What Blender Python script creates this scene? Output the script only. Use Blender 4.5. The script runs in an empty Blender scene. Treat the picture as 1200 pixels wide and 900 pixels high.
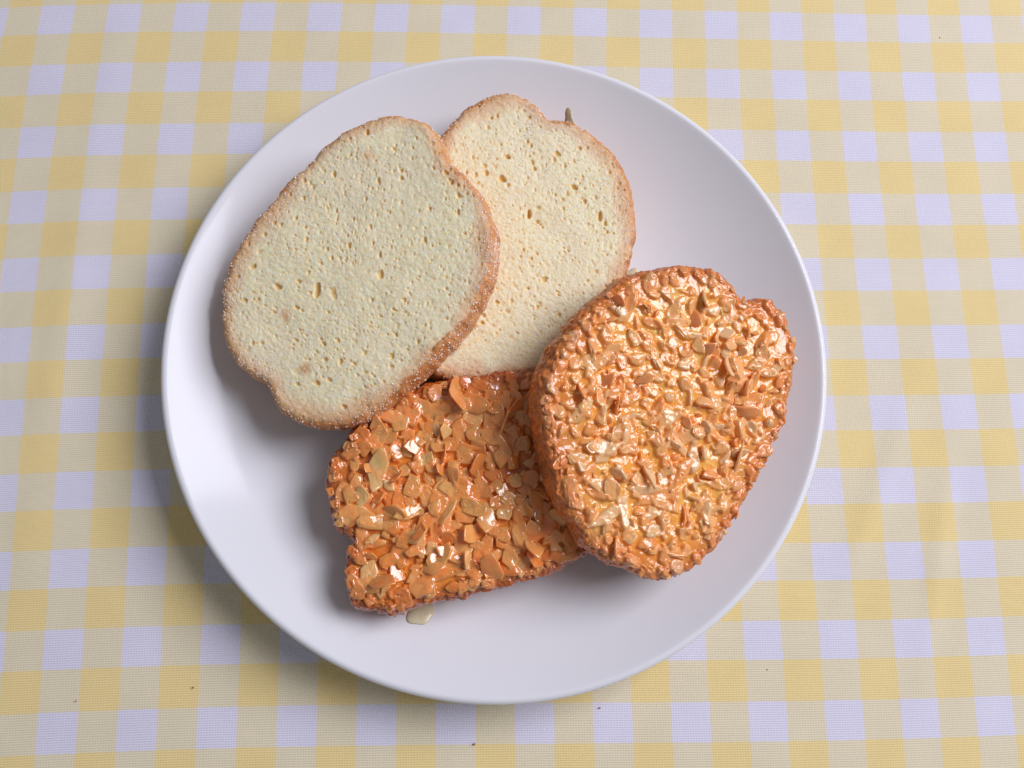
import bpy, math, random
import numpy as np
from mathutils import Matrix, Vector

# ------------------------------------------------------------ camera, light, exposure
S = bpy.context.scene
C = S.collection
S.view_settings.view_transform = 'Standard'
S.view_settings.look = 'None'
S.view_settings.exposure = 0.0
S.view_settings.gamma = 1.0

cam_data = bpy.data.cameras.new('camera')
cam = bpy.data.objects.new('camera', cam_data)
C.objects.link(cam)
cam_data.sensor_width = 36.0
cam_data.lens = 30.0
cam_data.clip_start = 0.01
cam_data.clip_end = 20.0
cam.matrix_world = Matrix(((0.999161, 0.002422, -0.040883, -0.00561),
                           (-0.01081, 0.978444, -0.206227, -0.05269),
                           (0.039502, 0.206496, 0.97765, 0.2289),
                           (0, 0, 0, 1)))
S.camera = cam

world = bpy.data.worlds.new('World')
S.world = world
world.use_nodes = True
bg = world.node_tree.nodes['Background']
bg.inputs['Color'].default_value = (0.95, 0.98, 1.10, 1)
bg.inputs['Strength'].default_value = 0.17

def area_light(name, direction, dist, sx, sy, power, color):
    l = bpy.data.lights.new(name, 'AREA')
    l.shape = 'RECTANGLE'
    l.size, l.size_y = sx, sy
    l.energy = power
    l.color = color
    o = bpy.data.objects.new(name, l)
    C.objects.link(o)
    d = Vector(direction).normalized()
    o.location = d * dist
    o.rotation_euler = d.to_track_quat('Z', 'Y').to_euler()
    return o
area_light('window_light', (0.74, 0.265, 0.84), 1.25, 0.72, 0.68, 14.3, (1.0, 0.99, 1.14))

# ------------------------------------------------------------ helpers
rng = np.random.default_rng(7)
random.seed(7)

def prop(o, label=None, cat=None, group=None, kind=None):
    if label: o['label'] = label
    if cat: o['category'] = cat
    if group: o['group'] = group
    if kind: o['kind'] = kind
    return o

def np_mesh(name, verts, faces, smooth=True, attrs=None):
    """faces: (n,3) or (n,4) array or a list of such arrays"""
    if not isinstance(faces, list): faces = [faces]
    faces = [f for f in faces if len(f)]
    me = bpy.data.meshes.new(name)
    verts = np.asarray(verts, np.float32)
    me.vertices.add(len(verts))
    me.vertices.foreach_set('co', verts.ravel())
    loops = np.concatenate([f.ravel() for f in faces]).astype(np.int32)
    tot = np.concatenate([np.full(len(f), f.shape[1], np.int32) for f in faces])
    start = np.concatenate([[0], np.cumsum(tot)[:-1]]).astype(np.int32)
    me.loops.add(len(loops))
    me.polygons.add(len(tot))
    me.loops.foreach_set('vertex_index', loops)
    me.polygons.foreach_set('loop_start', start)
    me.polygons.foreach_set('loop_total', tot)
    me.polygons.foreach_set('use_smooth', np.full(len(tot), smooth, bool))
    for k, v in (attrs or {}).items():
        a = me.attributes.new(k, 'FLOAT', 'POINT')
        a.data.foreach_set('value', np.asarray(v, np.float32))
    me.update(calc_edges=True)
    me.validate()
    return me

def obj(name, me, m=None, parent=None):
    o = bpy.data.objects.new(name, me)
    if m and me and not me.materials: me.materials.append(m)
    C.objects.link(o)
    if parent: o.parent = parent
    return o

def gnoise(n, sigma, seed):
    """n x n smooth random field, unit deviation"""
    r = np.random.default_rng(seed).standard_normal((n, n))
    f = np.fft.fftfreq(n)
    g = np.exp(-2 * (math.pi * sigma) ** 2 * (f[:, None] ** 2 + f[None, :] ** 2))
    o = np.fft.ifft2(np.fft.fft2(r) * g).real
    return (o - o.mean()) / o.std()

def blur(a, sigma):
    n = a.shape[0]
    f = np.fft.fftfreq(n)
    g = np.exp(-2 * (math.pi * sigma) ** 2 * (f[:, None] ** 2 + f[None, :] ** 2))
    return np.fft.ifft2(np.fft.fft2(a) * g).real

HN, HC = 800, 0.115            # height-map cells and cell size in mm
HO = -HN * HC / 2
def sample(h, x, y):
    u = np.clip((x - HO) / HC, 0, HN - 1.001); v = np.clip((y - HO) / HC, 0, HN - 1.001)
    i = u.astype(int); j = v.astype(int); a = u - i; b = v - j
    return (h[j, i] * (1 - a) * (1 - b) + h[j, i + 1] * a * (1 - b) + h[j + 1, i] * (1 - a) * b + h[j + 1, i + 1] * a * b)

def closed_curve(pts, n):
    p = np.array(pts, float)
    k = len(p)
    out = []
    for i in range(k):
        p0, p1, p2, p3 = p[i - 1], p[i], p[(i + 1) % k], p[(i + 2) % k]
        t = np.linspace(0, 1, 24, endpoint=False)[:, None]
        out.append(0.5 * (2 * p1 + (p2 - p0) * t + (2 * p0 - 5 * p1 + 4 * p2 - p3) * t ** 2 + (-p0 + 3 * p1 - 3 * p2 + p3) * t ** 3))
    q = np.concatenate(out)
    area = 0.5 * np.sum(q[:, 0] * np.roll(q[:, 1], -1) - np.roll(q[:, 0], -1) * q[:, 1])
    if area < 0: q = q[::-1]
    d = np.r_[0, np.cumsum(np.linalg.norm(np.roll(q, -1, 0) - q, axis=1))]
    qq = np.vstack([q, q[:1]])
    s = np.linspace(0, d[-1], n, endpoint=False)
    return np.c_[np.interp(s, d, qq[:, 0]), np.interp(s, d, qq[:, 1])]

def smooth_ring(a, k):
    n = len(a)
    f = np.fft.fftfreq(n)
    g = np.exp(-2 * (math.pi * k) ** 2 * f ** 2)
    return np.fft.ifft(np.fft.fft(a, axis=0) * (g[:, None] if a.ndim > 1 else g), axis=0).real

def ring_noise(n, sigma, seed):
    a = smooth_ring(np.random.default_rng(seed).standard_normal(n), sigma)
    return a / a.std()

def normals_of(o):
    t = np.roll(o, -1, 0) - np.roll(o, 1, 0)
    nn = np.c_[t[:, 1], -t[:, 0]]
    nn /= np.linalg.norm(nn, axis=1)[:, None]
    nn = smooth_ring(nn, 6)
    return nn / np.linalg.norm(nn, axis=1)[:, None]

def grid_faces(R, N, off=0):
    i = np.arange(R - 1)[:, None] * N
    j = np.arange(N)[None, :]
    j2 = (j + 1) % N
    return np.stack([i + j, i + N + j, i + N + j2, i + j2], -1).reshape(-1, 4) + off

def fan(c, ring0, N, flip=False):
    j = np.arange(N); j2 = (j + 1) % N
    f = np.stack([np.full(N, c), ring0 + j, ring0 + j2], -1)
    return f[:, ::-1].copy() if flip else f

# ------------------------------------------------------------ materials
def new_mat(name):
    m = bpy.data.materials.new(name)
    m.use_nodes = True
    return m, m.node_tree.nodes, m.node_tree.links, m.node_tree.nodes['Principled BSDF']

def add(nodes, kind, **kw):
    n = nodes.new(kind)
    for k, v in kw.items(): setattr(n, k, v)
    return n

def ramp(nodes, stops):
    r = nodes.new('ShaderNodeValToRGB')
    e = r.color_ramp.elements
    while len(e) < len(stops): e.new(0.5)
    for s, (p, c) in zip(e, stops): s.position = p; s.color = (*c, 1)
    return r

def noise(nodes, links, scale, detail=4, rough=0.6, coord='Object'):
    tc = nodes.new('ShaderNodeTexCoord')
    n = nodes.new('ShaderNodeTexNoise')
    n.inputs['Scale'].default_value = scale
    n.inputs['Detail'].default_value = detail
    n.inputs['Roughness'].default_value = rough
    links.new(tc.outputs[coord], n.inputs['Vector'])
    return n

def mixc(nodes, links, fac, a, b):
    m = add(nodes, 'ShaderNodeMix', data_type='RGBA')
    for sock, v in ((m.inputs[0], fac), (m.inputs[6], a), (m.inputs[7], b)):
        if hasattr(v, 'is_output') or isinstance(v, bpy.types.NodeSocket): links.new(v, sock)
        elif isinstance(v, (int, float)): sock.default_value = v
        else: sock.default_value = (*v, 1)
    return m.outputs[2]

def math_node(nodes, links, op, a, b=0.0, clamp=False):
    m = add(nodes, 'ShaderNodeMath', operation=op, use_clamp=clamp)
    for i, v in enumerate((a, b)):
        if isinstance(v, bpy.types.NodeSocket): links.new(v, m.inputs[i])
        else: m.inputs[i].default_value = v
    return m.outputs[0]

def attr(nodes, name):
    a = add(nodes, 'ShaderNodeAttribute', attribute_name=name)
    return a.outputs['Fac']

def bump(nodes, links, h, strength, dist, bsdf, extra=None):
    b = nodes.new('ShaderNodeBump')
    b.inputs['Strength'].default_value = strength
    b.inputs['Distance'].default_value = dist
    links.new(h, b.inputs['Height'])
    if extra: links.new(extra, b.inputs['Normal'])
    links.new(b.outputs[0], bsdf.inputs['Normal'])
    return b.outputs[0]

# cloth: yellow and white gingham, woven
def make_cloth_mat():
    m, N, L, B = new_mat('gingham cloth')
    uv = N.new('ShaderNodeUVMap'); uv.uv_map = 'UVMap'
    wob = N.new('ShaderNodeTexNoise'); wob.inputs['Scale'].default_value = 26; wob.inputs['Detail'].default_value = 3
    L.new(uv.outputs[0], wob.inputs['Vector'])
    sub = add(N, 'ShaderNodeVectorMath', operation='SUBTRACT'); L.new(wob.outputs['Color'], sub.inputs[0]); sub.inputs[1].default_value = (.5, .5, .5)
    sc = add(N, 'ShaderNodeVectorMath', operation='SCALE'); L.new(sub.outputs[0], sc.inputs[0]); sc.inputs['Scale'].default_value = 0.03
    ad = add(N, 'ShaderNodeVectorMath', operation='ADD'); L.new(uv.outputs[0], ad.inputs[0]); L.new(sc.outputs[0], ad.inputs[1])
    sp = N.new('ShaderNodeSeparateXYZ'); L.new(ad.outputs[0], sp.inputs[0])
    def stripe(s, bias):
        c = math_node(N, L, 'COSINE', math_node(N, L, 'MULTIPLY', s, 2 * math.pi))
        return math_node(N, L, 'ADD', math_node(N, L, 'MULTIPLY', c, 14.0), 0.5 + bias, clamp=True)     # 1 = white thread
    sx, sy = stripe(sp.outputs[0], 0.0), stripe(sp.outputs[1], -0.6)
    both = math_node(N, L, 'MULTIPLY', sx, sy)
    either = math_node(N, L, 'SUBTRACT', math_node(N, L, 'ADD', sx, sy), both)
    # weave: threads in both directions
    sp2 = N.new('ShaderNodeSeparateXYZ'); L.new(uv.outputs[0], sp2.inputs[0])
    TH = 36.0
    wx = math_node(N, L, 'SINE', math_node(N, L, 'MULTIPLY', sp2.outputs[0], 2 * math.pi * TH * 0.8))
    wy = math_node(N, L, 'SINE', math_node(N, L, 'MULTIPLY', sp2.outputs[1], 2 * math.pi * TH))
    weave = math_node(N, L, 'MULTIPLY', wx, wy)
    ribs = math_node(N, L, 'ADD', math_node(N, L, 'MULTIPLY', wy, 0.8), math_node(N, L, 'MULTIPLY', weave, 0.5))
    fib = N.new('ShaderNodeTexNoise'); fib.inputs['Scale'].default_value = 60; fib.inputs['Detail'].default_value = 6; fib.inputs['Roughness'].default_value = .7
    st = N.new('ShaderNodeMapping'); st.inputs['Scale'].default_value = (0.35, 1.6, 1); L.new(uv.outputs[0], st.inputs[0]); L.new(st.outputs[0], fib.inputs['Vector'])
    blot = N.new('ShaderNodeTexNoise'); blot.inputs['Scale'].default_value = 1.7; blot.inputs['Detail'].default_value = 5; L.new(uv.outputs[0], blot.inputs['Vector'])
    white, mid, yel = (0.78, 0.75, 0.85), (0.83, 0.735, 0.50), (0.91, 0.715, 0.32)
    c = mixc(N, L, either, yel, mid)
    c = mixc(N, L, both, c, white)
    # yellow-mid cells: warp crossings show little dots of the other colour
    dots = math_node(N, L, 'MULTIPLY', math_node(N, L, 'SUBTRACT', either, both), math_node(N, L, 'MULTIPLY', weave, 0.10))
    c = mixc(N, L, math_node(N, L, 'ABSOLUTE', dots), c, (0.85, 0.80, 0.72))
    hsv = N.new('ShaderNodeHueSaturation'); L.new(c, hsv.inputs['Color'])
    v = math_node(N, L, 'ADD', math_node(N, L, 'MULTIPLY', fib.outputs[0], 0.22), math_node(N, L, 'MULTIPLY', blot.outputs[0], 0.12))
    v = math_node(N, L, 'ADD', v, math_node(N, L, 'MULTIPLY', ribs, 0.03))
    L.new(math_node(N, L, 'ADD', v, 0.83), hsv.inputs['Value'])
    L.new(hsv.outputs[0], B.inputs['Base Color'])
    B.inputs['Roughness'].default_value = 0.9
    B.inputs['Specular IOR Level'].default_value = 0.2
    B.inputs['Sheen Weight'].default_value = 0.15
    h = math_node(N, L, 'ADD', ribs, math_node(N, L, 'MULTIPLY', fib.outputs[0], 1.2))
    bump(N, L, h, 0.55, 0.00010, B)
    return m

def make_plate_mat():
    m, N, L, B = new_mat('white glazed porcelain')
    n = noise(N, L, 14, 3)
    r = ramp(N, [(0.3, (0.80, 0.80, 0.805)), (0.7, (0.83, 0.83, 0.83))]); L.new(n.outputs[0], r.inputs[0])
    L.new(r.outputs[0], B.inputs['Base Color'])
    B.inputs['Roughness'].default_value = 0.11
    B.inputs['Specular IOR Level'].default_value = 0.24
    B.inputs['Coat Weight'].default_value = 0.0
    n2 = noise(N, L, 60, 2); bump(N, L, n2.outputs[0], 0.10, 0.0004, B)
    return m

def make_crumb_mat(name, light, deep, brown):
    m, N, L, B = new_mat(name)
    n = noise(N, L, 1300, 5, 0.7)
    r = ramp(N, [(0.36, deep), (0.60, light)]); L.new(n.outputs[0], r.inputs[0])
    big = noise(N, L, 60, 3)
    e = attr(N, 'brown')
    n3 = noise(N, L, 700, 4, 0.7)
    f = math_node(N, L, 'ADD', e, math_node(N, L, 'MULTIPLY', math_node(N, L, 'SUBTRACT', n3.outputs[0], 0.5), math_node(N, L, 'MULTIPLY', e, 1.4)), clamp=True)
    tint = mixc(N, L, math_node(N, L, 'MULTIPLY', math_node(N, L, 'SUBTRACT', big.outputs[0], 0.42, clamp=True), 1.4, clamp=True), r.outputs[0], (0.90, 0.78, 0.56))
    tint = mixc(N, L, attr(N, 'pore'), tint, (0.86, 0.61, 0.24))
    c = mixc(N, L, f, tint, brown)
    L.new(c, B.inputs['Base Color'])
    B.inputs['Roughness'].default_value = 0.55
    B.inputs['Specular IOR Level'].default_value = 0.35
    B.inputs['Subsurface Weight'].default_value = 0.55
    B.inputs['Subsurface Radius'].default_value = (1.0, 0.75, 0.35)
    B.inputs['Subsurface Scale'].default_value = 0.0013
    hb = noise(N, L, 1500, 5, 0.75)
    bump(N, L, hb.outputs[0], 0.4, 0.0002, B)
    return m

def make_crust_mat(name, dark, mid, pale, rough=0.5, coat=0.0):
    m, N, L, B = new_mat(name)
    n = noise(N, L, 900, 6, 0.75)
    big = noise(N, L, 110, 3)
    s = math_node(N, L, 'ADD', math_node(N, L, 'MULTIPLY', n.outputs[0], 0.55), math_node(N, L, 'MULTIPLY', big.outputs[0], 0.5))
    r = ramp(N, [(0.36, dark), (0.52, mid), (0.68, pale)]); L.new(s, r.inputs[0])
    n4 = noise(N, L, 800, 4, 0.7)
    k = math_node(N, L, 'MULTIPLY', math_node(N, L, 'ADD', attr(N, 'golden'), math_node(N, L, 'MULTIPLY', math_node(N, L, 'SUBTRACT', n4.outputs[0], 0.5), 0.9)), 1.0, clamp=True)
    k = math_node(N, L, 'MULTIPLY', k, math_node(N, L, 'GREATER_THAN', attr(N, 'golden'), 0.001))
    L.new(mixc(N, L, k, r.outputs[0], (0.76, 0.43, 0.19)), B.inputs['Base Color'])
    B.inputs['Roughness'].default_value = rough
    B.inputs['Coat Weight'].default_value = coat
    B.inputs['Coat Roughness'].default_value = 0.15
    B.inputs['Subsurface Weight'].default_value = 0.25
    B.inputs['Subsurface Radius'].default_value = (1.0, 0.5, 0.2)
    B.inputs['Subsurface Scale'].default_value = 0.0006
    hb = noise(N, L, 1100, 5, 0.75)
    bump(N, L, hb.outputs[0], 0.5, 0.0003, B)
    return m

def make_sugar_mat():
    m, N, L, B = new_mat('sugar grains')
    B.inputs['Base Color'].default_value = (0.94, 0.79, 0.64, 1)
    B.inputs['Roughness'].default_value = 0.12
    B.inputs['Transmission Weight'].default_value = 0.0
    B.inputs['Subsurface Weight'].default_value = 0.0
    B.inputs['IOR'].default_value = 1.5
    return m

def make_glaze_mat(name, dark, mid, light, edge_dark, gloss, thr=(0.36, 0.52, 0.68)):
    m, N, L, B = new_mat(name)
    n = noise(N, L, 170, 5, 0.65)
    big = noise(N, L, 55, 3)
    s = math_node(N, L, 'ADD', math_node(N, L, 'MULTIPLY', n.outputs[0], 0.5), math_node(N, L, 'MULTIPLY', big.outputs[0], 0.5))
    r = ramp(N, [(thr[0], dark), (thr[1], mid), (thr[2], light)]); L.new(s, r.inputs[0])
    c = mixc(N, L, attr(N, 'brown'), r.outputs[0], edge_dark)
    ca = add(N, 'ShaderNodeAttribute', attribute_name='chip_color')
    n5 = noise(N, L, 300, 3)
    fc = math_node(N, L, 'MULTIPLY', attr(N, 'chip_amount'), math_node(N, L, 'ADD', math_node(N, L, 'MULTIPLY', n5.outputs[0], 0.9), 0.35), clamp=True)
    c = mixc(N, L, fc, c, ca.outputs['Color'])
    L.new(c, B.inputs['Base Color'])
    B.inputs['Roughness'].default_value = 0.17
    B.inputs['Specular IOR Level'].default_value = 0.6
    B.inputs['Coat Weight'].default_value = gloss
    B.inputs['Coat IOR'].default_value = 1.55
    B.inputs['Coat Roughness'].default_value = 0.04
    B.inputs['Subsurface Weight'].default_value = 0.6
    B.inputs['Subsurface Radius'].default_value = (1.0, 0.42, 0.12)
    B.inputs['Subsurface Scale'].default_value = 0.0010
    hb = noise(N, L, 1100, 2, 0.5)
    b1 = bump(N, L, hb.outputs[0], 0.4, 0.00025, B)
    return m

def make_film_mat(name, tint, body, cloud, rough):
    m, N, L, B = new_mat(name)
    N.remove(B)
    out = N['Material Output']
    tr = N.new('ShaderNodeBsdfTransparent'); tr.inputs[0].default_value = (*tint, 1)
    df = N.new('ShaderNodeBsdfDiffuse'); df.inputs['Color'].default_value = (*body, 1)
    gl = N.new('ShaderNodeBsdfGlossy'); gl.inputs['Roughness'].default_value = rough; gl.inputs['Color'].default_value = (1, 1, 1, 1)
    fr = N.new('ShaderNodeFresnel'); fr.inputs['IOR'].default_value = 1.4
    n = noise(N, L, 420, 4, 0.6)
    f = math_node(N, L, 'MULTIPLY', math_node(N, L, 'SUBTRACT', n.outputs[0], 0.5 - cloud, clamp=True), 1.6, clamp=True)
    m1 = N.new('ShaderNodeMixShader'); L.new(f, m1.inputs[0]); L.new(tr.outputs[0], m1.inputs[1]); L.new(df.outputs[0], m1.inputs[2])
    m2 = N.new('ShaderNodeMixShader'); L.new(fr.outputs[0], m2.inputs[0]); L.new(m1.outputs[0], m2.inputs[1]); L.new(gl.outputs[0], m2.inputs[2])
    hb = noise(N, L, 1000, 3, 0.6)
    b = N.new('ShaderNodeBump'); b.inputs['Strength'].default_value = 0.2; b.inputs['Distance'].default_value = 0.0003
    L.new(hb.outputs[0], b.inputs['Height'])
    for t in (gl, fr, df): L.new(b.outputs[0], t.inputs['Normal'])
    L.new(m2.outputs[0], out.inputs[0])
    return m

def make_flake_mat(name, wet):
    m, N, L, B = new_mat(name)
    oi = N.new('ShaderNodeObjectInfo')
    n = noise(N, L, 900, 4, 0.6)
    lay = N.new('ShaderNodeLayerWeight'); lay.inputs[0].default_value = 0.3
    f = math_node(N, L, 'MULTIPLY', math_node(N, L, 'SUBTRACT', n.outputs[0], 0.40, clamp=True), 2.4, clamp=True)
    dk = add(N, 'ShaderNodeMix', data_type='RGBA', blend_type='MULTIPLY'); dk.inputs[0].default_value = 1
    L.new(oi.outputs['Color'], dk.inputs[6]); dk.inputs[7].default_value = (0.93, 0.70, 0.50, 1)
    c = mixc(N, L, f, oi.outputs['Color'], dk.outputs[2])
    L.new(c, B.inputs['Base Color'])
    B.inputs['Roughness'].default_value = 0.22 if not wet else 0.15
    B.inputs['Coat Weight'].default_value = 0.8 if not wet else 0.4; B.inputs['Coat IOR'].default_value = 1.6
    B.inputs['Coat Roughness'].default_value = 0.05
    B.inputs['Subsurface Weight'].default_value = 0.5
    B.inputs['Subsurface Radius'].default_value = (1.0, 0.5, 0.18)
    B.inputs['Subsurface Scale'].default_value = 0.0014
    hb = noise(N, L, 900, 2, 0.5)
    bump(N, L, hb.outputs[0], 0.45, 0.0003, B)
    return m

M = dict(
    cloth=make_cloth_mat(), plate=make_plate_mat(),
    crumb=make_crumb_mat('toasted brioche crumb', (1.0, 0.912, 0.66), (1.0, 0.775, 0.41), (0.70, 0.32, 0.11)),
    crust=make_crust_mat('golden crust', (0.46, 0.145, 0.03), (0.68, 0.28, 0.085), (0.82, 0.43, 0.18)),
    nut_crust=make_crust_mat('caramelised crust', (0.25, 0.06, 0.015), (0.48, 0.16, 0.04), (0.68, 0.32, 0.12), 0.3, 0.5),
    sugar=make_sugar_mat(),
    glaze_a=make_glaze_mat('caramel glaze deep amber', (0.62, 0.14, 0.015), (0.90, 0.31, 0.035), (0.97, 0.46, 0.08), (0.46, 0.10, 0.015), 0.8),
    glaze_b=make_glaze_mat('caramel glaze light', (0.92, 0.32, 0.04), (0.98, 0.46, 0.09), (0.99, 0.62, 0.18), (0.66, 0.20, 0.045), 0.25),
    flake_a=make_flake_mat('glazed almond', False), flake_b=make_flake_mat('wet glazed almond', True),
    syrup=make_film_mat('amber syrup', (1.0, 0.945, 0.76), (0.98, 0.72, 0.40), 0.0, 0.05),
)

# ------------------------------------------------------------ tablecloth
UVX = [-0.37663, 0.06083, -0.05551, -0.05318, 4.96681, -0.00348, 0.0241, -0.02447, -0.00365, 0.02255]
UVY = [-0.4147, 4.96237, 0.01361, 0.01897, 0.05232, -0.00463, -0.0065, 0.03394, 0.01471, -0.03708]
EXP = [(0, 0), (0, 1), (0, 2), (0, 3), (1, 0), (1, 1), (1, 2), (2, 0), (2, 1), (3, 0)]
def build_cloth():
    nx, ny = 420, 360
    x = np.linspace(-0.42, 0.42, nx); y = np.linspace(-0.36, 0.36, ny)
    X, Y = np.meshgrid(x, y)
    n1 = gnoise(512, 26, 11)[:ny, :nx]; n2 = gnoise(512, 9, 12)[:ny, :nx]; n3 = gnoise(512, 3, 13)[:ny, :nx]
    Z = 0.00032 * n1 + 0.00010 * n2 + 0.00002 * n3
    r = np.hypot(X, Y)
    Z = Z * np.clip((r - 0.052) / 0.03, 0, 1)
    # soft creases
    for (px, py, a, w, h, ln) in ((0.103, -0.035, 1.15, 0.0035, 0.00055, 0.035), (0.118, -0.052, 1.35, 0.003, 0.0005, 0.03), (0.10, -0.062, 0.5, 0.004, 0.0005, 0.03), (-0.118, 0.02, 1.5, 0.005, 0.0005, 0.06)):
        u = (X - px) * math.cos(a) + (Y - py) * math.sin(a); v = -(X - px) * math.sin(a) + (Y - py) * math.cos(a)
        Z += h * np.exp(-(v / w) ** 2 - (u / ln) ** 2)
    Z -= 0.0008
    V = np.stack([X, Y, Z], -1).reshape(-1, 3)
    i = np.arange(ny - 1)[:, None] * nx + np.arange(nx - 1)[None, :]
    F = np.stack([i, i + 1, i + nx + 1, i + nx], -1).reshape(-1, 4)
    me = np_mesh('tablecloth', V, F)
    cx = np.clip(V[:, 0], -0.15, 0.168); cy = np.clip(V[:, 1], -0.107, 0.118)
    u = sum(c * (cx / .1) ** a * (cy / .1) ** b for c, (a, b) in zip(UVX, EXP)) + 50 * (V[:, 0] - cx)
    v = sum(c * (cx / .1) ** a * (cy / .1) ** b for c, (a, b) in zip(UVY, EXP)) + 50 * (V[:, 1] - cy)
    lay = me.uv_layers.new(name='UVMap')
    li = np.empty(len(me.loops), np.int32); me.loops.foreach_get('vertex_index', li)
    lay.data.foreach_set('uv', np.c_[u, v][li].astype(np.float32).ravel())
    o = obj('tablecloth', me, M['cloth'])
    prop(o, 'yellow and white gingham cotton tablecloth spread under the white plate', 'tablecloth')
build_cloth()

# ------------------------------------------------------------ plate
PR = 0.0853
def plate_z(r):
    """inner surface height, metres"""
    t = np.clip((r - 0.047) / (PR - 0.047), 0, 1)
    return 0.0058 + 0.0120 * t ** 1.9
def build_plate():
    prof = [(r, float(plate_z(r))) for r in np.linspace(0.0004, PR - 0.0019, 90)]
    (r0, z0), (r1, z1) = prof[-2:]
    a0 = math.degrees(math.atan2(z1 - z0, r1 - r0)) + 90
    rc = 0.0013
    cr, cz = r1 - rc * math.cos(math.radians(a0)), z1 - rc * math.sin(math.radians(a0))
    for a in np.linspace(a0, -50, 16)[1:]:
        prof.append((cr + rc * math.cos(math.radians(a)), cz + rc * math.sin(math.radians(a))))
    for t in np.linspace(0.05, 1, 24):
        r = (PR - 0.0012) * (1 - t) + 0.052 * t
        prof.append((r, max(0.0016, float(plate_z(r)) - 0.0027 - 0.001 * t)))
    prof += [(0.0515, 0.0002), (0.051, 0.0), (0.049, 0.0), (0.0485, 0.0002), (0.047, 0.0018), (0.03, 0.0022), (0.0004, 0.0022)]
    p = np.array(prof)
    n = 360
    a = np.linspace(0, 2 * math.pi, n, endpoint=False)
    V = np.stack([p[:, 0:1] * np.cos(a), p[:, 0:1] * np.sin(a), np.repeat(p[:, 1:2], n, 1)], -1).reshape(-1, 3)
    R = len(p)
    F = grid_faces(R, n)
    V = np.vstack([V, [[0, 0, p[0, 1]], [0, 0, p[-1, 1]]]])
    me = np_mesh('plate', V, [F, fan(R * n, 0, n), fan(R * n + 1, (R - 1) * n, n, True)])
    o = obj('plate', me, M['plate'])
    prop(o, 'round white glazed plate with a raised rim, holding four slices', 'plate')
build_plate()

# ------------------------------------------------------------ slices
def slice_root(name, normal, top_centre_mm, thick_mm):
    n = Vector(normal).normalized()
    xa = (Vector((1, 0, 0)) - n * n.x).normalized()
    ya = n.cross(xa)
    base = Vector(top_centre_mm) * 0.001 - n * thick_mm * 0.001
    o = bpy.data.objects.new(name, None)
    o.empty_display_size = 0.02
    C.objects.link(o)
    o.matrix_world = Matrix(((xa.x, ya.x, n.x, base.x), (xa.y, ya.y, n.y, base.y), (xa.z, ya.z, n.z, base.z), (0, 0, 0, 1)))
    return o

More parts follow.
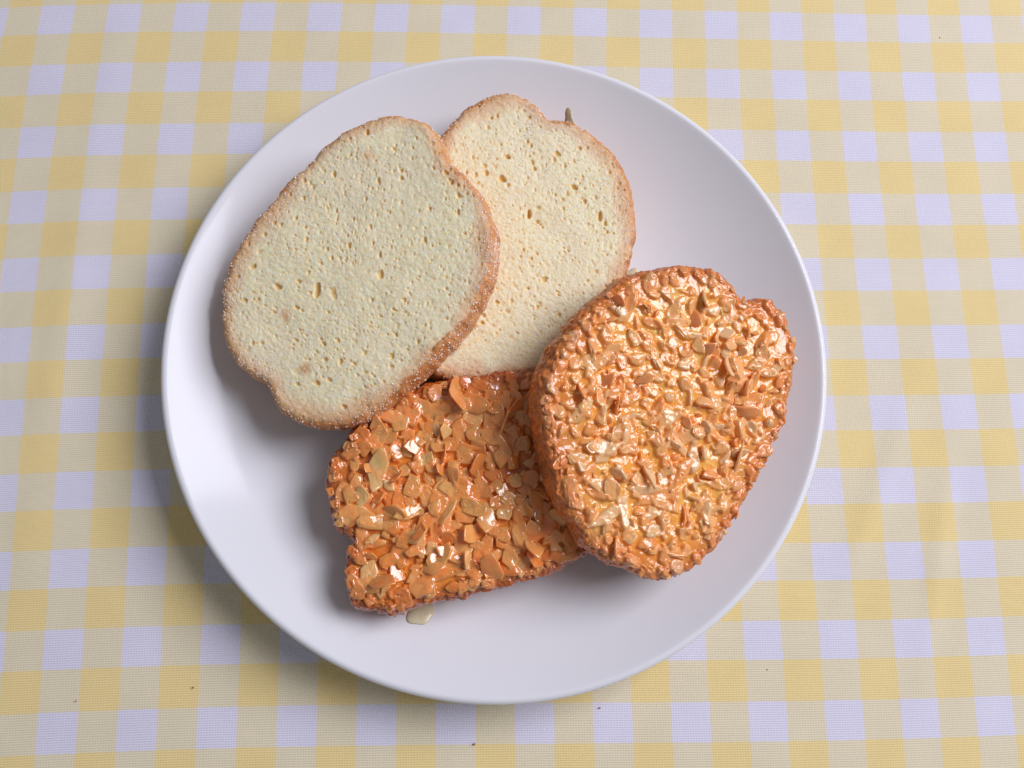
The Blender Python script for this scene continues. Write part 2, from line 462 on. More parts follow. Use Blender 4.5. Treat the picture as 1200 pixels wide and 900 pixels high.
def body_mesh(name, outline, thick, hmap, seed, N=1000, nr=220, rr=2.2, side_rough=0.12, brown_w=2.6, spots=(), inset0=0.0, bottom=True, zdown=None, lift=0.0, pmap=None):
    """closed loaf-slice body, in mm -> metres; returns mesh and arrays for scattering.
    zdown: stop the side at this height and tuck the hem in (for shells)"""
    o = closed_curve(outline, N)
    o = smooth_ring(o, 3)
    nn = normals_of(o)
    jag = 0.16 * ring_noise(N, 6, seed) + 0.10 * ring_noise(N, 2.2, seed + 1)
    o = o + nn * (jag - inset0)[:, None]
    P, B, NRM = [], [], []
    inner = smooth_ring(o - nn * rr, 8)
    blend = np.linspace(0, 1, nr + 1)[1:] ** 0.8
    for t in blend[:-1]:
        q = inner * t
        d = np.linalg.norm(inner - q, axis=1) + rr
        z = thick + lift + sample(hmap, q[:, 0], q[:, 1])
        P.append(np.c_[q, z]); B.append(d); NRM.append(np.tile([0, 0, 1.0], (N, 1)))
    for k, a in enumerate(np.linspace(0, math.pi / 2, 14)):
        ins = rr * (1 - math.sin(a))
        w = k / 13
        q = (o - nn * ins) * min(1, w * 3 + 0.0) + (inner + nn * (rr - ins)) * (1 - min(1, w * 3))
        hm = sample(hmap, q[:, 0], q[:, 1]) * math.cos(a) ** 0.7 if a < math.pi / 2 - 1e-6 else 0
        z = thick + lift - rr * (1 - math.cos(a)) + hm
        P.append(np.c_[q, np.broadcast_to(z, (N,))]); B.append(np.full(N, ins))
        NRM.append(np.c_[nn * math.sin(a), np.full(N, math.cos(a))])
    zb = 1.2 if zdown is None else zdown
    ns = 26
    for t in np.linspace(0, 1, ns)[1:]:
        z = (thick - rr) * (1 - t) + zb * t
        bulge = 0.45 * math.sin(math.pi * min(1, t)) - 0.3 * t
        q = o + nn * bulge
        P.append(np.c_[q, np.full(N, z)]); B.append(np.full(N, 0.0)); NRM.append(np.c_[nn, np.zeros(N)])
    if bottom:
        q0 = o + nn * (-0.3)
        for a in np.linspace(0, math.pi / 2, 5)[1:]:
            q = q0 - nn * (1.2 * (1 - math.cos(a)))
            P.append(np.c_[q, np.full(N, zb * (1 - math.sin(a)))]); B.append(np.full(N, 0.0)); NRM.append(np.c_[nn * math.cos(a), np.full(N, -math.sin(a))])
        for t in (0.8, 0.5, 0.2):
            P.append(np.c_[q * t, np.zeros(N)]); B.append(np.full(N, 4.0)); NRM.append(np.tile([0, 0, -1.0], (N, 1)))
    else:
        q0 = o + nn * (-0.3)
        for k in (1, 2, 3):
            P.append(np.c_[q0 - nn * 0.5 * k, np.full(N, zb + (0.1, 0.4, 1.0)[k - 1])]); B.append(np.full(N, 0.0)); NRM.append(np.c_[nn, np.zeros(N)])
    V = np.array(P)                                  # rings x N x 3
    NR = np.array(NRM)
    R = len(V)
    # rough side
    tex = np.array([0.6 * ring_noise(N, 1.6, seed + 50 + i) for i in range(R)])
    tex = (tex + np.roll(tex, 1, 0) + np.roll(tex, -1, 0)) / 2
    amt = np.zeros(R); amt[nr - 1:nr + 13 + ns - 1] = side_rough
    V += NR * (tex * amt[:, None])[:, :, None]
    br = np.array(B)
    rn = 0.8 * ring_noise(N, 25, seed + 5) + 0.4 * ring_noise(N, 6, seed + 6)
    brown = np.clip(1 - br / (brown_w + rn[None, :] * brown_w * 0.25), 0, 1) ** 1.25
    for sx, sy, sr, sa in spots:
        dd = np.hypot(V[:, :, 0] - sx, (V[:, :, 1] - sy))
        brown = np.maximum(brown, sa * np.clip(1.5 - dd / sr, 0, 1) * (V[:, :, 2] > thick - 2))
    verts = V.reshape(-1, 3)
    faces = [grid_faces(R, N)]
    cz = thick + lift + float(sample(hmap, np.zeros(1), np.zeros(1))[0])
    extra = [[0, 0, cz]]
    faces.append(fan(R * N, 0, N))
    if bottom:
        extra.append([0, 0, 0]); faces.append(fan(R * N + 1, (R - 1) * N, N, True))
    verts = np.vstack([verts, extra])
    bb = np.r_[brown.ravel(), np.zeros(len(extra))]
    at = {'brown': bb}
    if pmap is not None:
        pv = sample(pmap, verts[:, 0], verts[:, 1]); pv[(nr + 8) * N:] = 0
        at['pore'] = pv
    me = np_mesh(name, verts * 0.001, faces, True, at)
    return me, dict(V=V, N=NR, B=br, nr=nr, o=o, nn=nn, R=R)

def crumb_height(seed, pores, spots=()):
    """pores: list of (count, rmin, rmax, depth)"""
    h = np.zeros((HN, HN))
    r = np.random.default_rng(seed)
    def pore(x, y, a, b, ang, dep, p):
        rad = int(max(a, b) / HC) + 2
        i = int((x - HO) / HC); j = int((y - HO) / HC)
        if i < rad or j < rad or i >= HN - rad or j >= HN - rad: return
        yy, xx = np.mgrid[-rad:rad + 1, -rad:rad + 1] * HC
        u = xx * math.cos(ang) + yy * math.sin(ang); v = -xx * math.sin(ang) + yy * math.cos(ang)
        th = np.arctan2(v, u)
        q = (u / a) ** 2 + (v / b) ** 2
        q = q * (1 + 0.25 * np.sin(2 * th + ang * 3) + 0.18 * np.sin(3 * th + ang * 7))
        d = dep * np.clip(1 - q, 0, 1) ** p
        s = h[j - rad:j + rad + 1, i - rad:i + rad + 1]
        np.minimum(s, -d, out=s)
    dens = gnoise(HN, 42, seed + 9) + 0.6 * gnoise(HN, 14, seed + 10)
    for cnt, r0, r1, dep in pores:
        for _ in range(cnt):
            x, y = r.uniform(-40, 40), r.uniform(-44, 44)
            if r0 > 0.12 and r.random() > 0.80 + 0.30 * dens[int((y - HO) / HC), int((x - HO) / HC)]: continue
            b = r0 + (r1 - r0) * r.random() ** 2
            a = b * r.uniform(1.0, 1.5)
            ang = math.atan2(y, x) * 0.5 + math.pi / 2 * 0.6 + r.normal(0, 0.5)
            pore(x, y, a, b, ang, dep * b * r.uniform(0.3, 1.3), r.uniform(0.35, 0.8))
    for sx, sy, a, b, ang, dep in spots: pore(sx, sy, a, b, ang, dep, 0.45)
    h = blur(h, 0.7)
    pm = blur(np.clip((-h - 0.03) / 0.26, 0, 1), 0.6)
    h += 0.020 * gnoise(HN, 1.6, seed + 1) + 0.03 * gnoise(HN, 3.2, seed + 2) + 0.10 * gnoise(HN, 22, seed + 3) + 0.12 * gnoise(HN, 60, seed + 4)
    return h, pm

def crust_shell(parent, D, thick, seed, mat, rr=2.2, width=1.5, name='crust'):
    """thin closed shell over the rounded edge and side of a slice"""
    V, NR, nr = D['V'], D['N'], D['nr']
    N = V.shape[1]
    first = nr + 1                                    # starts on the rounded edge
    last = nr - 1 + 14 + 25 + 3
    idx = list(range(first, last))
    A = V[idx].copy(); n = NR[idx]
    K = len(idx)
    tex = np.array([ring_noise(N, 2.0, seed + i) for i in range(K)])
    tex = (tex + np.roll(tex, 1, 0) + np.roll(tex, -1, 0)) / 6
    rn = ring_noise(N, 9, seed + 77) * 1.1 + ring_noise(N, 3, seed + 78) * 0.8
    ramp_in = np.clip((np.arange(K)[:, None] - 0.8 - rn[None, :] * 1.6) / 7.0, 0, 1)
    ramp_out = np.clip((K - 1 - np.arange(K))[:, None] / 2.0, 0, 1)
    off = np.maximum(0.13 + 0.10 * tex, 0.06)
    off = off * ramp_in * ramp_out - 0.30 * (1 - ramp_out) - 0.12 * (1 - ramp_in)
    outer = A + n * off[:, :, None]
    inner = A - n * 0.45
    VV = np.concatenate([outer, inner[::-1]])
    R = len(VV)
    F = grid_faces(R, N)
    F2 = np.stack([(R - 1) * N + np.arange(N), np.arange(N), (np.arange(N) + 1) % N, (R - 1) * N + (np.arange(N) + 1) % N], -1)
    gold = np.clip(1.05 - (np.arange(K)[:, None] - 1.5 * rn[None, :]) / 4.5, 0, 1)
    gold = np.concatenate([gold, np.zeros_like(gold)])
    me = np_mesh(name, VV.reshape(-1, 3) * 0.001, [F, F2], True, {'golden': gold.ravel()})
    o = obj(name, me, mat, parent)
    return outer, n

CUBE = np.array([(x, y, z) for x in (-1, 1) for y in (-1, 1) for z in (-1, 1)], float)
CF = np.array([(0, 1, 3, 2), (4, 6, 7, 5), (0, 4, 5, 1), (2, 3, 7, 6), (0, 2, 6, 4), (1, 5, 7, 3)])
def rand_rot(n, r):
    q = r.standard_normal((n, 4)); q /= np.linalg.norm(q, axis=1)[:, None]
    w, x, y, z = q.T
    return np.stack([np.stack([1 - 2 * (y * y + z * z), 2 * (x * y - z * w), 2 * (x * z + y * w)], -1),
                     np.stack([2 * (x * y + z * w), 1 - 2 * (x * x + z * z), 2 * (y * z - x * w)], -1),
                     np.stack([2 * (x * z - y * w), 2 * (y * z + x * w), 1 - 2 * (x * x + y * y)], -1)], -2)
def sugar(parent, pts, nrm, size, seed, name='sugar'):
    r = np.random.default_rng(seed)
    n = len(pts)
    Rm = rand_rot(n, r)
    s = size[:, None] * r.uniform(0.7, 1.3, (n, 3)) * 0.5
    v = np.einsum('nij,nkj->nki', Rm, CUBE[None] * s[:, None, :]) + (pts + nrm * (size * 0.25)[:, None])[:, None, :]
    F = (CF[None] + (np.arange(n) * 8)[:, None, None]).reshape(-1, 4)
    me = np_mesh(name, v.reshape(-1, 3) * 0.001, F, False)
    o = obj(name, me, M['sugar'], parent)
    prop(o, kind='stuff')

def plain_slice(name, label, normal, top, thick, outline, seed, spots, pore_spots):
    root = slice_root(name, normal, top, thick)
    prop(root, label, 'bread slice', 'plain sugared toast slices on the plate')
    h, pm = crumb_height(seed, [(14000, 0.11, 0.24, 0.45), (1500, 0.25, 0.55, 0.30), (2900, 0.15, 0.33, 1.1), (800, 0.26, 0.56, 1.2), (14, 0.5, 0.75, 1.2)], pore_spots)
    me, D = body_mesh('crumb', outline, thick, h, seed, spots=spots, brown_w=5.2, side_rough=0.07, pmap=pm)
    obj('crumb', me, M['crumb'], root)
    outer, n = crust_shell(root, D, thick, seed + 9, M['crust'])
    # sugar on the crust
    r = np.random.default_rng(seed + 20)
    K, N = outer.shape[:2]
    clump = ring_noise(N, 14, seed + 31) * 0.35 + ring_noise(N, 45, seed + 32) * 0.35
    w = np.exp(clump)[None, :] * np.where(np.arange(K) < 16, 1.3, 0.5)[:, None]
    w = w.ravel() / w.sum()
    k = r.choice(K * N, 2600, p=w)
    sz = 0.10 + 0.22 * r.random(len(k)) ** 1.8
    sugar(root, outer.reshape(-1, 3)[k], n.reshape(-1, 3)[k], sz, seed + 21)
    # sugar on the cut face, thicker towards the edge
    V, NR, Bd, nr = D['V'][:nr_top(D)], D['N'][:nr_top(D)], D['B'][:nr_top(D)], D['nr']
    rad = np.linspace(0, 1, len(V))[:, None]
    fld = sample(gnoise(HN, 45, seed + 40), V[:, :, 0].ravel(), V[:, :, 1].ravel()).reshape(V.shape[:2])
    w = (rad ** 1) * (0.35 + 3.2 * np.exp(-Bd / 2.2)) * np.exp(0.7 * fld)
    w = w.ravel() / w.sum()
    k = r.choice(w.size, 2600, p=w)
    sz = 0.09 + 0.17 * r.random(len(k)) ** 1.5
    sugar(root, V.reshape(-1, 3)[k] - NR.reshape(-1, 3)[k] * 0.05, NR.reshape(-1, 3)[k], sz, seed + 22, 'sugar_dusting')
    return root
def nr_top(D): return D['nr'] + 6

A_OUT = [[-34.0, -7.3], [-33.5, 1.4], [-31.2, 7.5], [-26.3, 15.0], [-22.1, 20.3], [-17.0, 26.1], [-13.1, 29.6], [-8.6, 34.3], [-3.7, 37.6], [0.7, 39.7], [6.6, 41.1], [11.9, 40.7], [16.6, 38.9], [19.6, 36.2], [21.1, 33.1], [21.9, 30.2], [22.9, 28.1], [25.1, 26.4], [28.2, 23.2], [31.2, 18.9], [33.2, 14.1], [34.0, 8.7], [33.8, 3.7], [32.5, -1.7], [29.8, -7.6], [25.7, -13.1], [21.4, -17.9], [16.9, -22.7], [12.3, -26.9], [5.5, -32.5], [3.0, -34.0], [-0.7, -35.5], [-5.3, -36.1], [-9.2, -36.1], [-13.9, -35.0], [-16.5, -33.6], [-18.9, -31.5], [-20.7, -28.6], [-21.2, -26.7], [-21.7, -25.7], [-23.8, -24.8], [-26.4, -23.5], [-29.6, -20.6], [-32.1, -16.3], [-33.7, -11.9]]
B_OUT = [[-22.9, 17.9], [-21.4, 23.0], [-18.7, 26.5], [-14.7, 30.7], [-9.8, 33.6], [-3.3, 34.7], [1.6, 33.3], [5.1, 30.4], [6.6, 28.0], [8.2, 27.6], [13.0, 27.2], [18.0, 24.5], [22.7, 19.9], [26.5, 14.1], [28.9, 6.9], [29.5, -0.1], [29.0, -6.4], [26.9, -13.3], [23.3, -19.8], [18.7, -26.5], [13.1, -33.1], [7.6, -37.5], [1.0, -40.2], [-6.9, -41.5], [-15.9, -42.1], [-23.3, -40.3], [-27.4, -36.3], [-29.3, -27.6], [-29.5, -14.2], [-28.4, -0.7], [-25.9, 9.7]]
plain_slice('bread_slice', 'plain sugar-crusted toast slice at upper left, leaning on the slice behind it', (-0.155, -0.0925, 0.9836), (-35.14, 15.65, 30.29), 12.5, A_OUT, 101,
            spots=((-17.6, -8.5, 1.3, 0.40), (-12.0, -22.0, 1.3, 0.60), (3.0, 30.5, 1.6, 0.3)),
            pore_spots=((-9.4, -2.8, 1.75, 0.8, 1.35, 1.1), (-5.3, -3.5, 1.6, 0.8, 1.9, 0.3), (-17.6, -10.0, 1.7, 1.1, 1.5, 0.15), (-14.0, -22.5, 1.4, 1.0, 0.6, 0.15), (-9, -25.5, .75, .65, 0, .6), (-6.0, -24.8, .7, .55, 0, .5)))
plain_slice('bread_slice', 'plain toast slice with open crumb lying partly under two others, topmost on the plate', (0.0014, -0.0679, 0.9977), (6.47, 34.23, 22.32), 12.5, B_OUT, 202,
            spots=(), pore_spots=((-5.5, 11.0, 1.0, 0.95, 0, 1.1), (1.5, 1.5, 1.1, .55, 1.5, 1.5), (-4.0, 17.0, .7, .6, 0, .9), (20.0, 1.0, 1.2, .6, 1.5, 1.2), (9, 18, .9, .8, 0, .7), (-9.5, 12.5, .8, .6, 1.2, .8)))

# ------------------------------------------------------------ almond slices
def flake_mesh(name, r, elong, thick, curl, sharp):
    k = r.integers(4, 7)
    ang = np.sort((np.arange(k) + r.uniform(-0.33, 0.33, k)) * 2 * math.pi / k)
    rad = r.uniform(0.75, 1.15, k)
    c = np.c_[rad * np.cos(ang) * elong, rad * np.sin(ang)]
    pts = []
    for i in range(k):
        a, b = c[i], c[(i + 1) % k]
        pts += [a * (0.96 - 0.05 * (1 - sharp)) + 0.04 * b, (a + b) / 2 * r.uniform(0.94, 1.14)]
    p = np.array(pts)
    n = len(p)
    cen = p.mean(0); p = p - cen
    rings = [(0.45, 0.50), (0.88, 0.50), (0.975, 0.42), (1.0, -0.1), (0.9, -0.5)]
    cu, cv = r.normal(0, curl), r.normal(0, curl * 0.6)
    tw = r.normal(0, curl * 0.7)
    V = []
    def warp(q, z): return np.c_[q, z * thick + cu * q[:, 0] ** 2 * 0.5 + cv * q[:, 1] ** 2 + tw * q[:, 0] * q[:, 1] * 0.6]
    for s, z in rings:
        q = p * s * (1 + r.uniform(-0.04, 0.04, (n, 1)))
        V.append(warp(q, np.full(n, z) * (1 + r.uniform(-0.15, 0.15, n))))
    V = np.concatenate(V + [warp(np.zeros((1, 2)), np.array([0.56])), warp(np.zeros((1, 2)), np.array([-0.5]))])
    F = grid_faces(5, n)
    return V, [F, fan(5 * n, 0, n), fan(5 * n + 1, 4 * n, n, True)]

def nut_slice(name, label, normal, top, thick, outline, seed, glaze, fmat, style):
    root = slice_root(name, normal, top, thick)
    prop(root, label, 'almond toast', 'almond glazed toast slices on the plate')
    r = np.random.default_rng(seed)
    base = 0.12 * gnoise(HN, 30, seed + 1) + 0.10 * gnoise(HN, 12, seed + 2)
    st = style
    oc = smooth_ring(closed_curve(outline, 400), 3)
    on = normals_of(oc)
    def inset_ok(x, y, margin):
        d = np.hypot(oc[:, 0] - x, oc[:, 1] - y); i = int(np.argmin(d))
        s = (oc[i] - (x, y)) @ on[i]
        return s > margin, s
    variants = []
    for i in range(36):
        v, f = flake_mesh('f', r, r.uniform(*st['elong']) if i % 4 else r.uniform(1.8, 2.8), r.uniform(*st['thick']), st['curl'], st['sharp'])
        variants.append((v, f))
    HF = base.copy()
    pal = np.array(st['palette'])
    CR = np.zeros((HN, HN, 3)); CM = np.zeros((HN, HN))
    shards = []
    yy, xx = np.mgrid[0:HN, 0:HN]
    total = st['small'] + 300
    bx = (oc[:, 0].min(), oc[:, 0].max(), oc[:, 1].min(), oc[:, 1].max())
    holes = st.get('holes', ())
    cells = {}
    placed = 0
    while placed < total:
        big = placed >= st['small']
        best = None
        for _ in range(6):                            # best-candidate spacing among the big ones
            x, y = r.uniform(bx[0], bx[1]), r.uniform(bx[2], bx[3])
            ok, s = inset_ok(x, y, -0.25 if big else 0.0)
            if not ok: continue
            dm = min([math.hypot(x - a, y - b) for a, b, *_ in shards if _[0]] or [9]) if big else 1
            pen = sum(math.exp(-((x - hx) ** 2 + (y - hy) ** 2) / hr ** 2) for hx, hy, hr in holes)
            sc = dm * (1 - 0.8 * min(1, pen)) * r.uniform(0.75, 1)
            if best is None or sc > best[0]: best = (sc, x, y, s)
        if best is None: continue
        _, x, y, s = best
        vi = int(r.integers(len(variants)))
        if s < 3.5 and vi % 4 == 0: vi += 1
        size = r.uniform(*st['big']) if big else r.uniform(*st['frag'])
        if big and s < 2: size *= 0.75
        if s < size * (0.85 if big else 0.1): continue
        yaw = r.uniform(0, 2 * math.pi)
        steep = r.random() < st['steep'] and s > 3
        tilt = r.uniform(0.7, 1.2) if steep else abs(r.normal(0, st['tilt']))
        ta = r.uniform(0, 2 * math.pi)
        Rm = Matrix.Rotation(tilt, 3, Vector((math.cos(ta), math.sin(ta), 0))) @ Matrix.Rotation(yaw, 3, 'Z')
        if s < 1.6:                                   # roll over the edge
            dd = np.hypot(oc[:, 0] - x, oc[:, 1] - y); i = int(np.argmin(dd))
            ax = Vector((-on[i][1], on[i][0], 0))
            Rm = Matrix.Rotation((1.6 - s) * 0.30, 3, ax) @ Rm
        Rn = np.array(Rm)
        v = variants[vi][0] * size @ Rn.T
        ci = (v[:, 0] + x - HO) / HC; cj = (v[:, 1] + y - HO) / HC
        i0, i1 = max(0, int(ci.min())), min(HN - 1, int(ci.max()) + 1); j0, j1 = max(0, int(cj.min())), min(HN - 1, int(cj.max()) + 1)
        n10 = (len(variants[vi][0]) - 2) // 5
        ringv = v[3 * n10:4 * n10, :2] + (x, y)
        if s < 5 and min(inset_ok(a_, b_, 0)[1] for a_, b_ in ringv) < -0.7: continue
        gx = xx[j0:j1 + 1, i0:i1 + 1] * HC + HO; gy = yy[j0:j1 + 1, i0:i1 + 1] * HC + HO
        ins = np.ones(gx.shape, bool)
        if not steep:
            for e in range(n10):
                a, b = ringv[e], ringv[(e + 1) % n10]
                ins &= ((b[0] - a[0]) * (gy - a[1]) - (b[1] - a[1]) * (gx - a[0])) > -0.02
        else:
            c2 = ringv.mean(0); ins = (gx - c2[0]) ** 2 + (gy - c2[1]) ** 2 < (0.35 * size) ** 2
        patch = HF[j0:j1 + 1, i0:i1 + 1]
        if ins.sum() < 4: continue
        zl = np.percentile(patch[ins], 62)
        zmax = st['zmax'] * min(1, 0.45 + s / 5)
        z0 = min(zl, zmax) + 0.18
        if s < 1.6: z0 -= (1.6 - s) ** 2 * 0.22
        nrm = Rn[:, 2]
        if nrm[2] < 0: nrm = -nrm
        plane = z0 + 0.25 - (nrm[0] * (gx - x) + nrm[1] * (gy - y)) / max(nrm[2], 0.3)
        patch[ins] = np.maximum(patch[ins], np.clip(plane[ins], -1, st['zmax'] + 0.8))
        t = r.random() ** 1.1
        col = pal[0] * (1 - t) + pal[1] * t
        if r.random() < st['pale']: col = pal[2] * r.uniform(0.9, 1.0)
        if s < 6: col = col * (1 - 0.34 * ((6 - max(0, s)) / 6) ** 1.3 * np.array([0.5, 1.1, 1.3]))
        col = np.clip(col, 0, 0.99)
        CR[j0:j1 + 1, i0:i1 + 1][ins] = col; CM[j0:j1 + 1, i0:i1 + 1][ins] = 1
        shards.append((x, y, big, vi, size, Rm.copy(), z0 + (0.35 * size if steep else 0), s, col))
        placed += 1
    # glaze follows the flakes softly
    G = np.minimum(HF, blur(HF, st['hug'] / HC) + 0.25)
    G = 0.85 * blur(G, st['soft'] / HC) + 0.15 * blur(G, 0.4 / HC) + st['sink'] + 0.015 * gnoise(HN, 2.5, seed + 5) + 0.06 * gnoise(HN, 6, seed + 6)
    gap = 1 - blur(CM, 0.12 / HC)
    G -= st['crevice'] * gap
    G += st.get('ridge', 0.06) * (0.8 - np.abs(gnoise(HN, 5, seed + 15))) + 0.5 * st.get('ridge', 0.06) * (0.8 - np.abs(gnoise(HN, 2.2, seed + 16)))
    rb = np.random.default_rng(seed + 8)              # burst bubbles
    for _ in range(st['bubbles']):
        x, y = rb.uniform(-36, 36), rb.uniform(-40, 40); a = rb.uniform(0.16, 0.42)
        i = int((x - HO) / HC); j = int((y - HO) / HC); w = int(a * 1.7 / HC) + 1
        q = np.hypot(*(np.mgrid[-w:w + 1, -w:w + 1] * HC)) / a
        G[j - w:j + w + 1, i - w:i + w + 1] += -0.9 * a * np.clip(1 - q * q, 0, 1) ** 0.5 + 0.22 * a * np.exp(-((q - 1.15) / 0.25) ** 2)
    me, D = body_mesh('toast', outline, thick - 0.9, base * 0.5, seed + 3, N=400, nr=40, rr=2.4, side_rough=0.22, brown_w=3, inset0=0.35)
    obj('toast', me, M['nut_crust'], root)
    me, D = body_mesh('glaze', outline, thick, G - 0.4, seed + 4, N=1000, nr=250, rr=2.0, side_rough=0.38, brown_w=st['brown_w'], bottom=False, zdown=thick * 0.30)
    vc = np.empty(len(me.vertices) * 3, np.float32); me.vertices.foreach_get('co', vc); vc = vc.reshape(-1, 3) * 1000
    cmb = blur(CM, 0.10 / HC)
    m_ = sample(cmb, vc[:, 0], vc[:, 1]); m_[vc[:, 2] < thick - 1.8] *= 0.2
    a = me.attributes.new('chip_amount', 'FLOAT', 'POINT'); a.data.foreach_set('value', np.clip(m_, 0, 1).astype(np.float32))
    cc = np.stack([sample(blur(CR[:, :, q], 0.10 / HC), vc[:, 0], vc[:, 1]) / np.maximum(sample(cmb, vc[:, 0], vc[:, 1]), 0.05) for q in range(3)] + [np.ones(len(vc))], -1)
    a = me.attributes.new('chip_color', 'FLOAT_COLOR', 'POINT'); a.data.foreach_set('color', np.clip(cc, 0, 1).astype(np.float32).ravel())
    obj('glaze', me, glaze, root)
    # flakes
    vm = []
    for v, f in variants:
        m = np_mesh('almond_flake', v * 0.001, f); m.materials.append(fmat); vm.append(m)
    sv = {0: [], 1: []}
    for (x, y, big, vi, size, Rm, z, s, col) in shards:
        if big:
            o = bpy.data.objects.new('almond_flake', vm[vi])
            C.objects.link(o); o.parent = root
            o.matrix_local = Matrix.Translation(Vector((x, y, thick + z - 0.25 + 0.15)) * 0.001) @ Rm.to_4x4() @ Matrix.Scale(size, 4)
            o.color = (*col, 1)
        else:
            sv[int(r.random() < 0.4)].append((x, y, vi, size, Rm, z))
    for g, lst in sv.items():
        VV, F4, F3, off = [], [], [], 0
        for x, y, vi, size, Rm, z in lst:
            v, f = variants[vi]
            VV.append(v * size @ np.array(Rm).T + (x, y, thick + z - 0.15))
            F4.append(f[0] + off); F3 += [f[1] + off, f[2] + off]; off += len(v)
        me = np_mesh('almond_fragments', np.concatenate(VV) * 0.001, [np.concatenate(F4), np.concatenate(F3)])
        o = obj('almond_fragments', me, fmat, root); o.color = (*(pal[1] if g == 0 else pal[0] * 0.95), 1)
        prop(o, kind='stuff')
    return root

NA_OUT = [[-26.5, 8.3], [-25.8, 11.4], [-23.6, 14.0], [-21.2, 17.5], [-17.1, 21.6], [-12.7, 24.4], [-6.0, 27.6], [-0.6, 29.3], [8.5, 30.8], [17.6, 31.9], [26.8, 31.4], [32.8, 24.6], [36.0, 13.9], [37.7, 1.3], [37.9, -8.0], [36.3, -12.2], [31.0, -15.2], [24.4, -17.9], [17.1, -19.8], [10.7, -21.3], [6.3, -22.6], [-0.1, -23.3], [-6.5, -25.1], [-10.1, -26.3], [-15.8, -25.1], [-20.3, -23.7], [-22.0, -17.5], [-21.7, -12.5], [-20.5, -9.1], [-23.7, -7.0], [-25.6, -3.1], [-26.6, 3.1]]
NB_OUT = [[-31.3, 11.0], [-29.2, 14.4], [-26.9, 16.9], [-22.6, 22.4], [-17.1, 27.2], [-10.4, 31.4], [-4.2, 33.5], [3.5, 34.4], [10.7, 34.0], [15.5, 30.9], [18.4, 27.1], [21.4, 26.5], [25.7, 27.4], [30.6, 23.5], [32.5, 16.6], [33.1, 11.4], [31.1, 1.7], [29.6, -4.1], [27.0, -8.4], [23.9, -13.6], [21.4, -17.7], [17.6, -23.4], [14.0, -28.6], [10.9, -32.8], [5.0, -37.7], [-0.2, -39.6], [-6.0, -39.8], [-13.9, -36.7], [-20.7, -32.9], [-24.4, -28.1], [-27.5, -23.6], [-29.3, -18.5], [-31.3, -11.3], [-33.4, -0.4], [-32.7, 6.5]]
nut_slice('almond_toast', 'dark amber almond-flake toast lying flat, lowest on the plate beside a syrup bead', (0.0029, -0.0191, 0.9998), (-15.0, -37.77, 21.48), 14.5, NA_OUT, 303, M['glaze_a'], M['flake_a'],
          dict(elong=(0.9, 1.4), thick=(0.15, 0.22), curl=0.16, sharp=1, small=200, big=(1.5, 2.9), frag=(0.7, 1.3), steep=0.09, tilt=0.25, zmax=1.4,
               hug=0.7, soft=0.15, sink=0.34, crevice=0.50, ridge=0.04, bubbles=350, brown_w=7.0, pale=0.08,
               palette=[(0.99, 0.46, 0.145), (0.93, 0.29, 0.06), (0.99, 0.55, 0.21)]))
nut_slice('almond_toast', 'pale sticky almond-glazed toast with glossy chips at the right, propped up on the darker one', (0.2141, -0.1412, 0.9665), (41.4, -16.98, 31.05), 13.5, NB_OUT, 404, M['glaze_b'], M['flake_b'],
          dict(elong=(1.0, 1.7), thick=(0.28, 0.5), curl=0.25, sharp=0, small=300, big=(1.0, 2.1), frag=(0.5, 1.0), steep=0.14, tilt=0.38, zmax=1.3,
               hug=0.6, soft=0.19, sink=0.68, crevice=0.40, ridge=0.04, bubbles=300, brown_w=7.5, pale=0.22,
               palette=[(0.99, 0.52, 0.22), (0.98, 0.38, 0.12), (0.99, 0.62, 0.32)]))

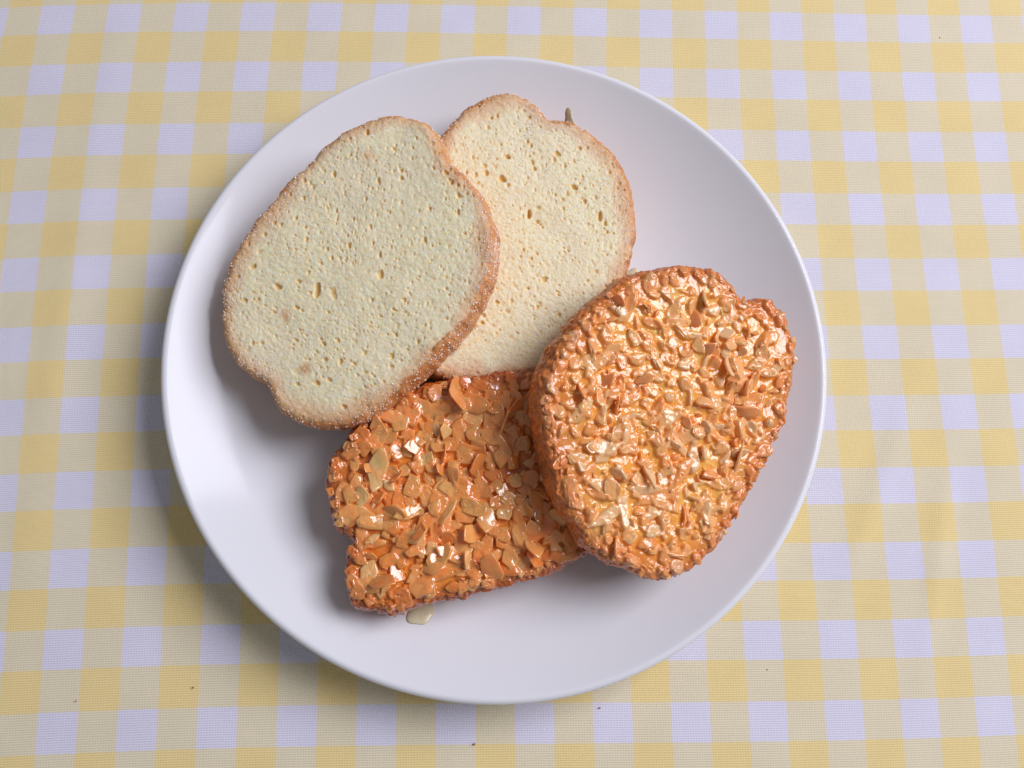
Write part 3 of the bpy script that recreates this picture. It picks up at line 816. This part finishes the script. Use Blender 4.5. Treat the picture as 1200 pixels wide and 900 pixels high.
# ------------------------------------------------------------ syrup and crumbs
def syrup(label, x, y, sx, sy, ang, hgt, seed, pointed=0.0):
    r = np.random.default_rng(seed)
    n = 40
    a = np.linspace(0, 2 * math.pi, n, endpoint=False)
    rad = 1 + 0.12 * np.sin(2 * a + r.uniform(0, 6)) + 0.09 * np.sin(3 * a + r.uniform(0, 6)) + 0.05 * np.sin(5 * a + r.uniform(0, 6))
    rad *= 1 + pointed * np.clip(np.cos(a), 0, 1) ** 6
    V = []
    for t in (0.15, 0.35, 0.55, 0.75, 0.88, 0.96, 1.0):
        px, py = rad * np.cos(a) * t * sx, rad * np.sin(a) * t * sy
        X = x + px * math.cos(ang) - py * math.sin(ang); Y = y + px * math.sin(ang) + py * math.cos(ang)
        V.append(np.c_[X, Y, plate_z(np.hypot(X, Y)) + 0.00003 + hgt * (1 - t ** 2.6) ** 0.6])
    k = len(V)
    base = V[-1].copy(); base[:, 2] -= 0.0001
    inn = base.copy(); inn[:, :2] = (inn[:, :2] - (x, y)) * 0.1 + (x, y); inn[:, 2] = plate_z(np.hypot(inn[:, 0], inn[:, 1])) - 0.00005
    V += [base, inn]
    cz = float(plate_z(math.hypot(x, y)))
    VV = np.vstack([np.concatenate(V), [[x, y, cz + hgt], [x, y, cz - 0.00005]]])
    me = np_mesh('syrup_drop', (VV - (x, y, cz)), [grid_faces(k + 2, n), fan((k + 2) * n, 0, n), fan((k + 2) * n + 1, (k + 1) * n, n, True)])
    o = obj('syrup_drop', me, M['syrup'])
    o.location = (x, y, cz)
    prop(o, label, 'syrup drop', 'amber syrup drips on the plate')
syrup('amber syrup bead oozing from under the bottom of the dark almond toast', -0.0197, -0.0640, 0.0032, 0.0034, -1.4, 0.0005, 1)
syrup('thin pointed syrup drip at the notch of the topmost plain toast slice', 0.0203, 0.0690, 0.0022, 0.0013, 1.7, 0.00012, 2, 0.15)
syrup('faint pale syrup smear between the plain toast edge and the right almond toast', 0.0370, 0.0240, 0.0030, 0.0024, 0.8, 0.0002, 3)
syrup('dark syrup puddle in the gap where three slices meet', -0.0168, -0.0035, 0.0060, 0.0045, 0.3, 0.0006, 4)

def crumb(label, x, y, z, s, seed, cat='crumb', mat=None):
    r = np.random.default_rng(seed)
    import bmesh
    bm = bmesh.new()
    bmesh.ops.create_icosphere(bm, subdivisions=2, radius=s)
    for v in bm.verts:
        v.co *= 1 + r.uniform(-0.28, 0.28)
        v.co.z *= 0.7
    for f in bm.faces: f.smooth = True
    me = bpy.data.meshes.new('crumb'); bm.to_mesh(me); bm.free()
    o = obj('crumb', me, mat or M['nut_crust']); o.location = (x, y, z + s * 0.55)
    prop(o, label, cat, 'tiny crumbs on the cloth')
for i, (lb, x, y, s) in enumerate((
        ('brown speck of crumb in a yellow square just below left of the plate', -0.0773, -0.0823, 0.00033),
        ('tiny brown crumb near the bottom left corner of the cloth', -0.1061, -0.0851, 0.00027),
        ('brown crumb on the cloth straight below the plate at the frame edge', -0.0065, -0.0971, 0.00040),
        ('dark crumb on a white square under the lower right plate rim', 0.0255, -0.0890, 0.00033),
        ('brown crumb in the upper right, left of the pair between white squares', 0.1158, 0.0875, 0.00036),
        ('small brown crumb in the upper right, below the other two', 0.1148, 0.0646, 0.00032),
        ('tiny dark crumb nearest the top right corner of the cloth', 0.1368, 0.1042, 0.00030),
        ('pale brown crumb on the cloth right of the lower plate rim', 0.0695, -0.0803, 0.00026))):
    crumb(lb, x, y, -0.0006, s * 0.7, 60 + i)
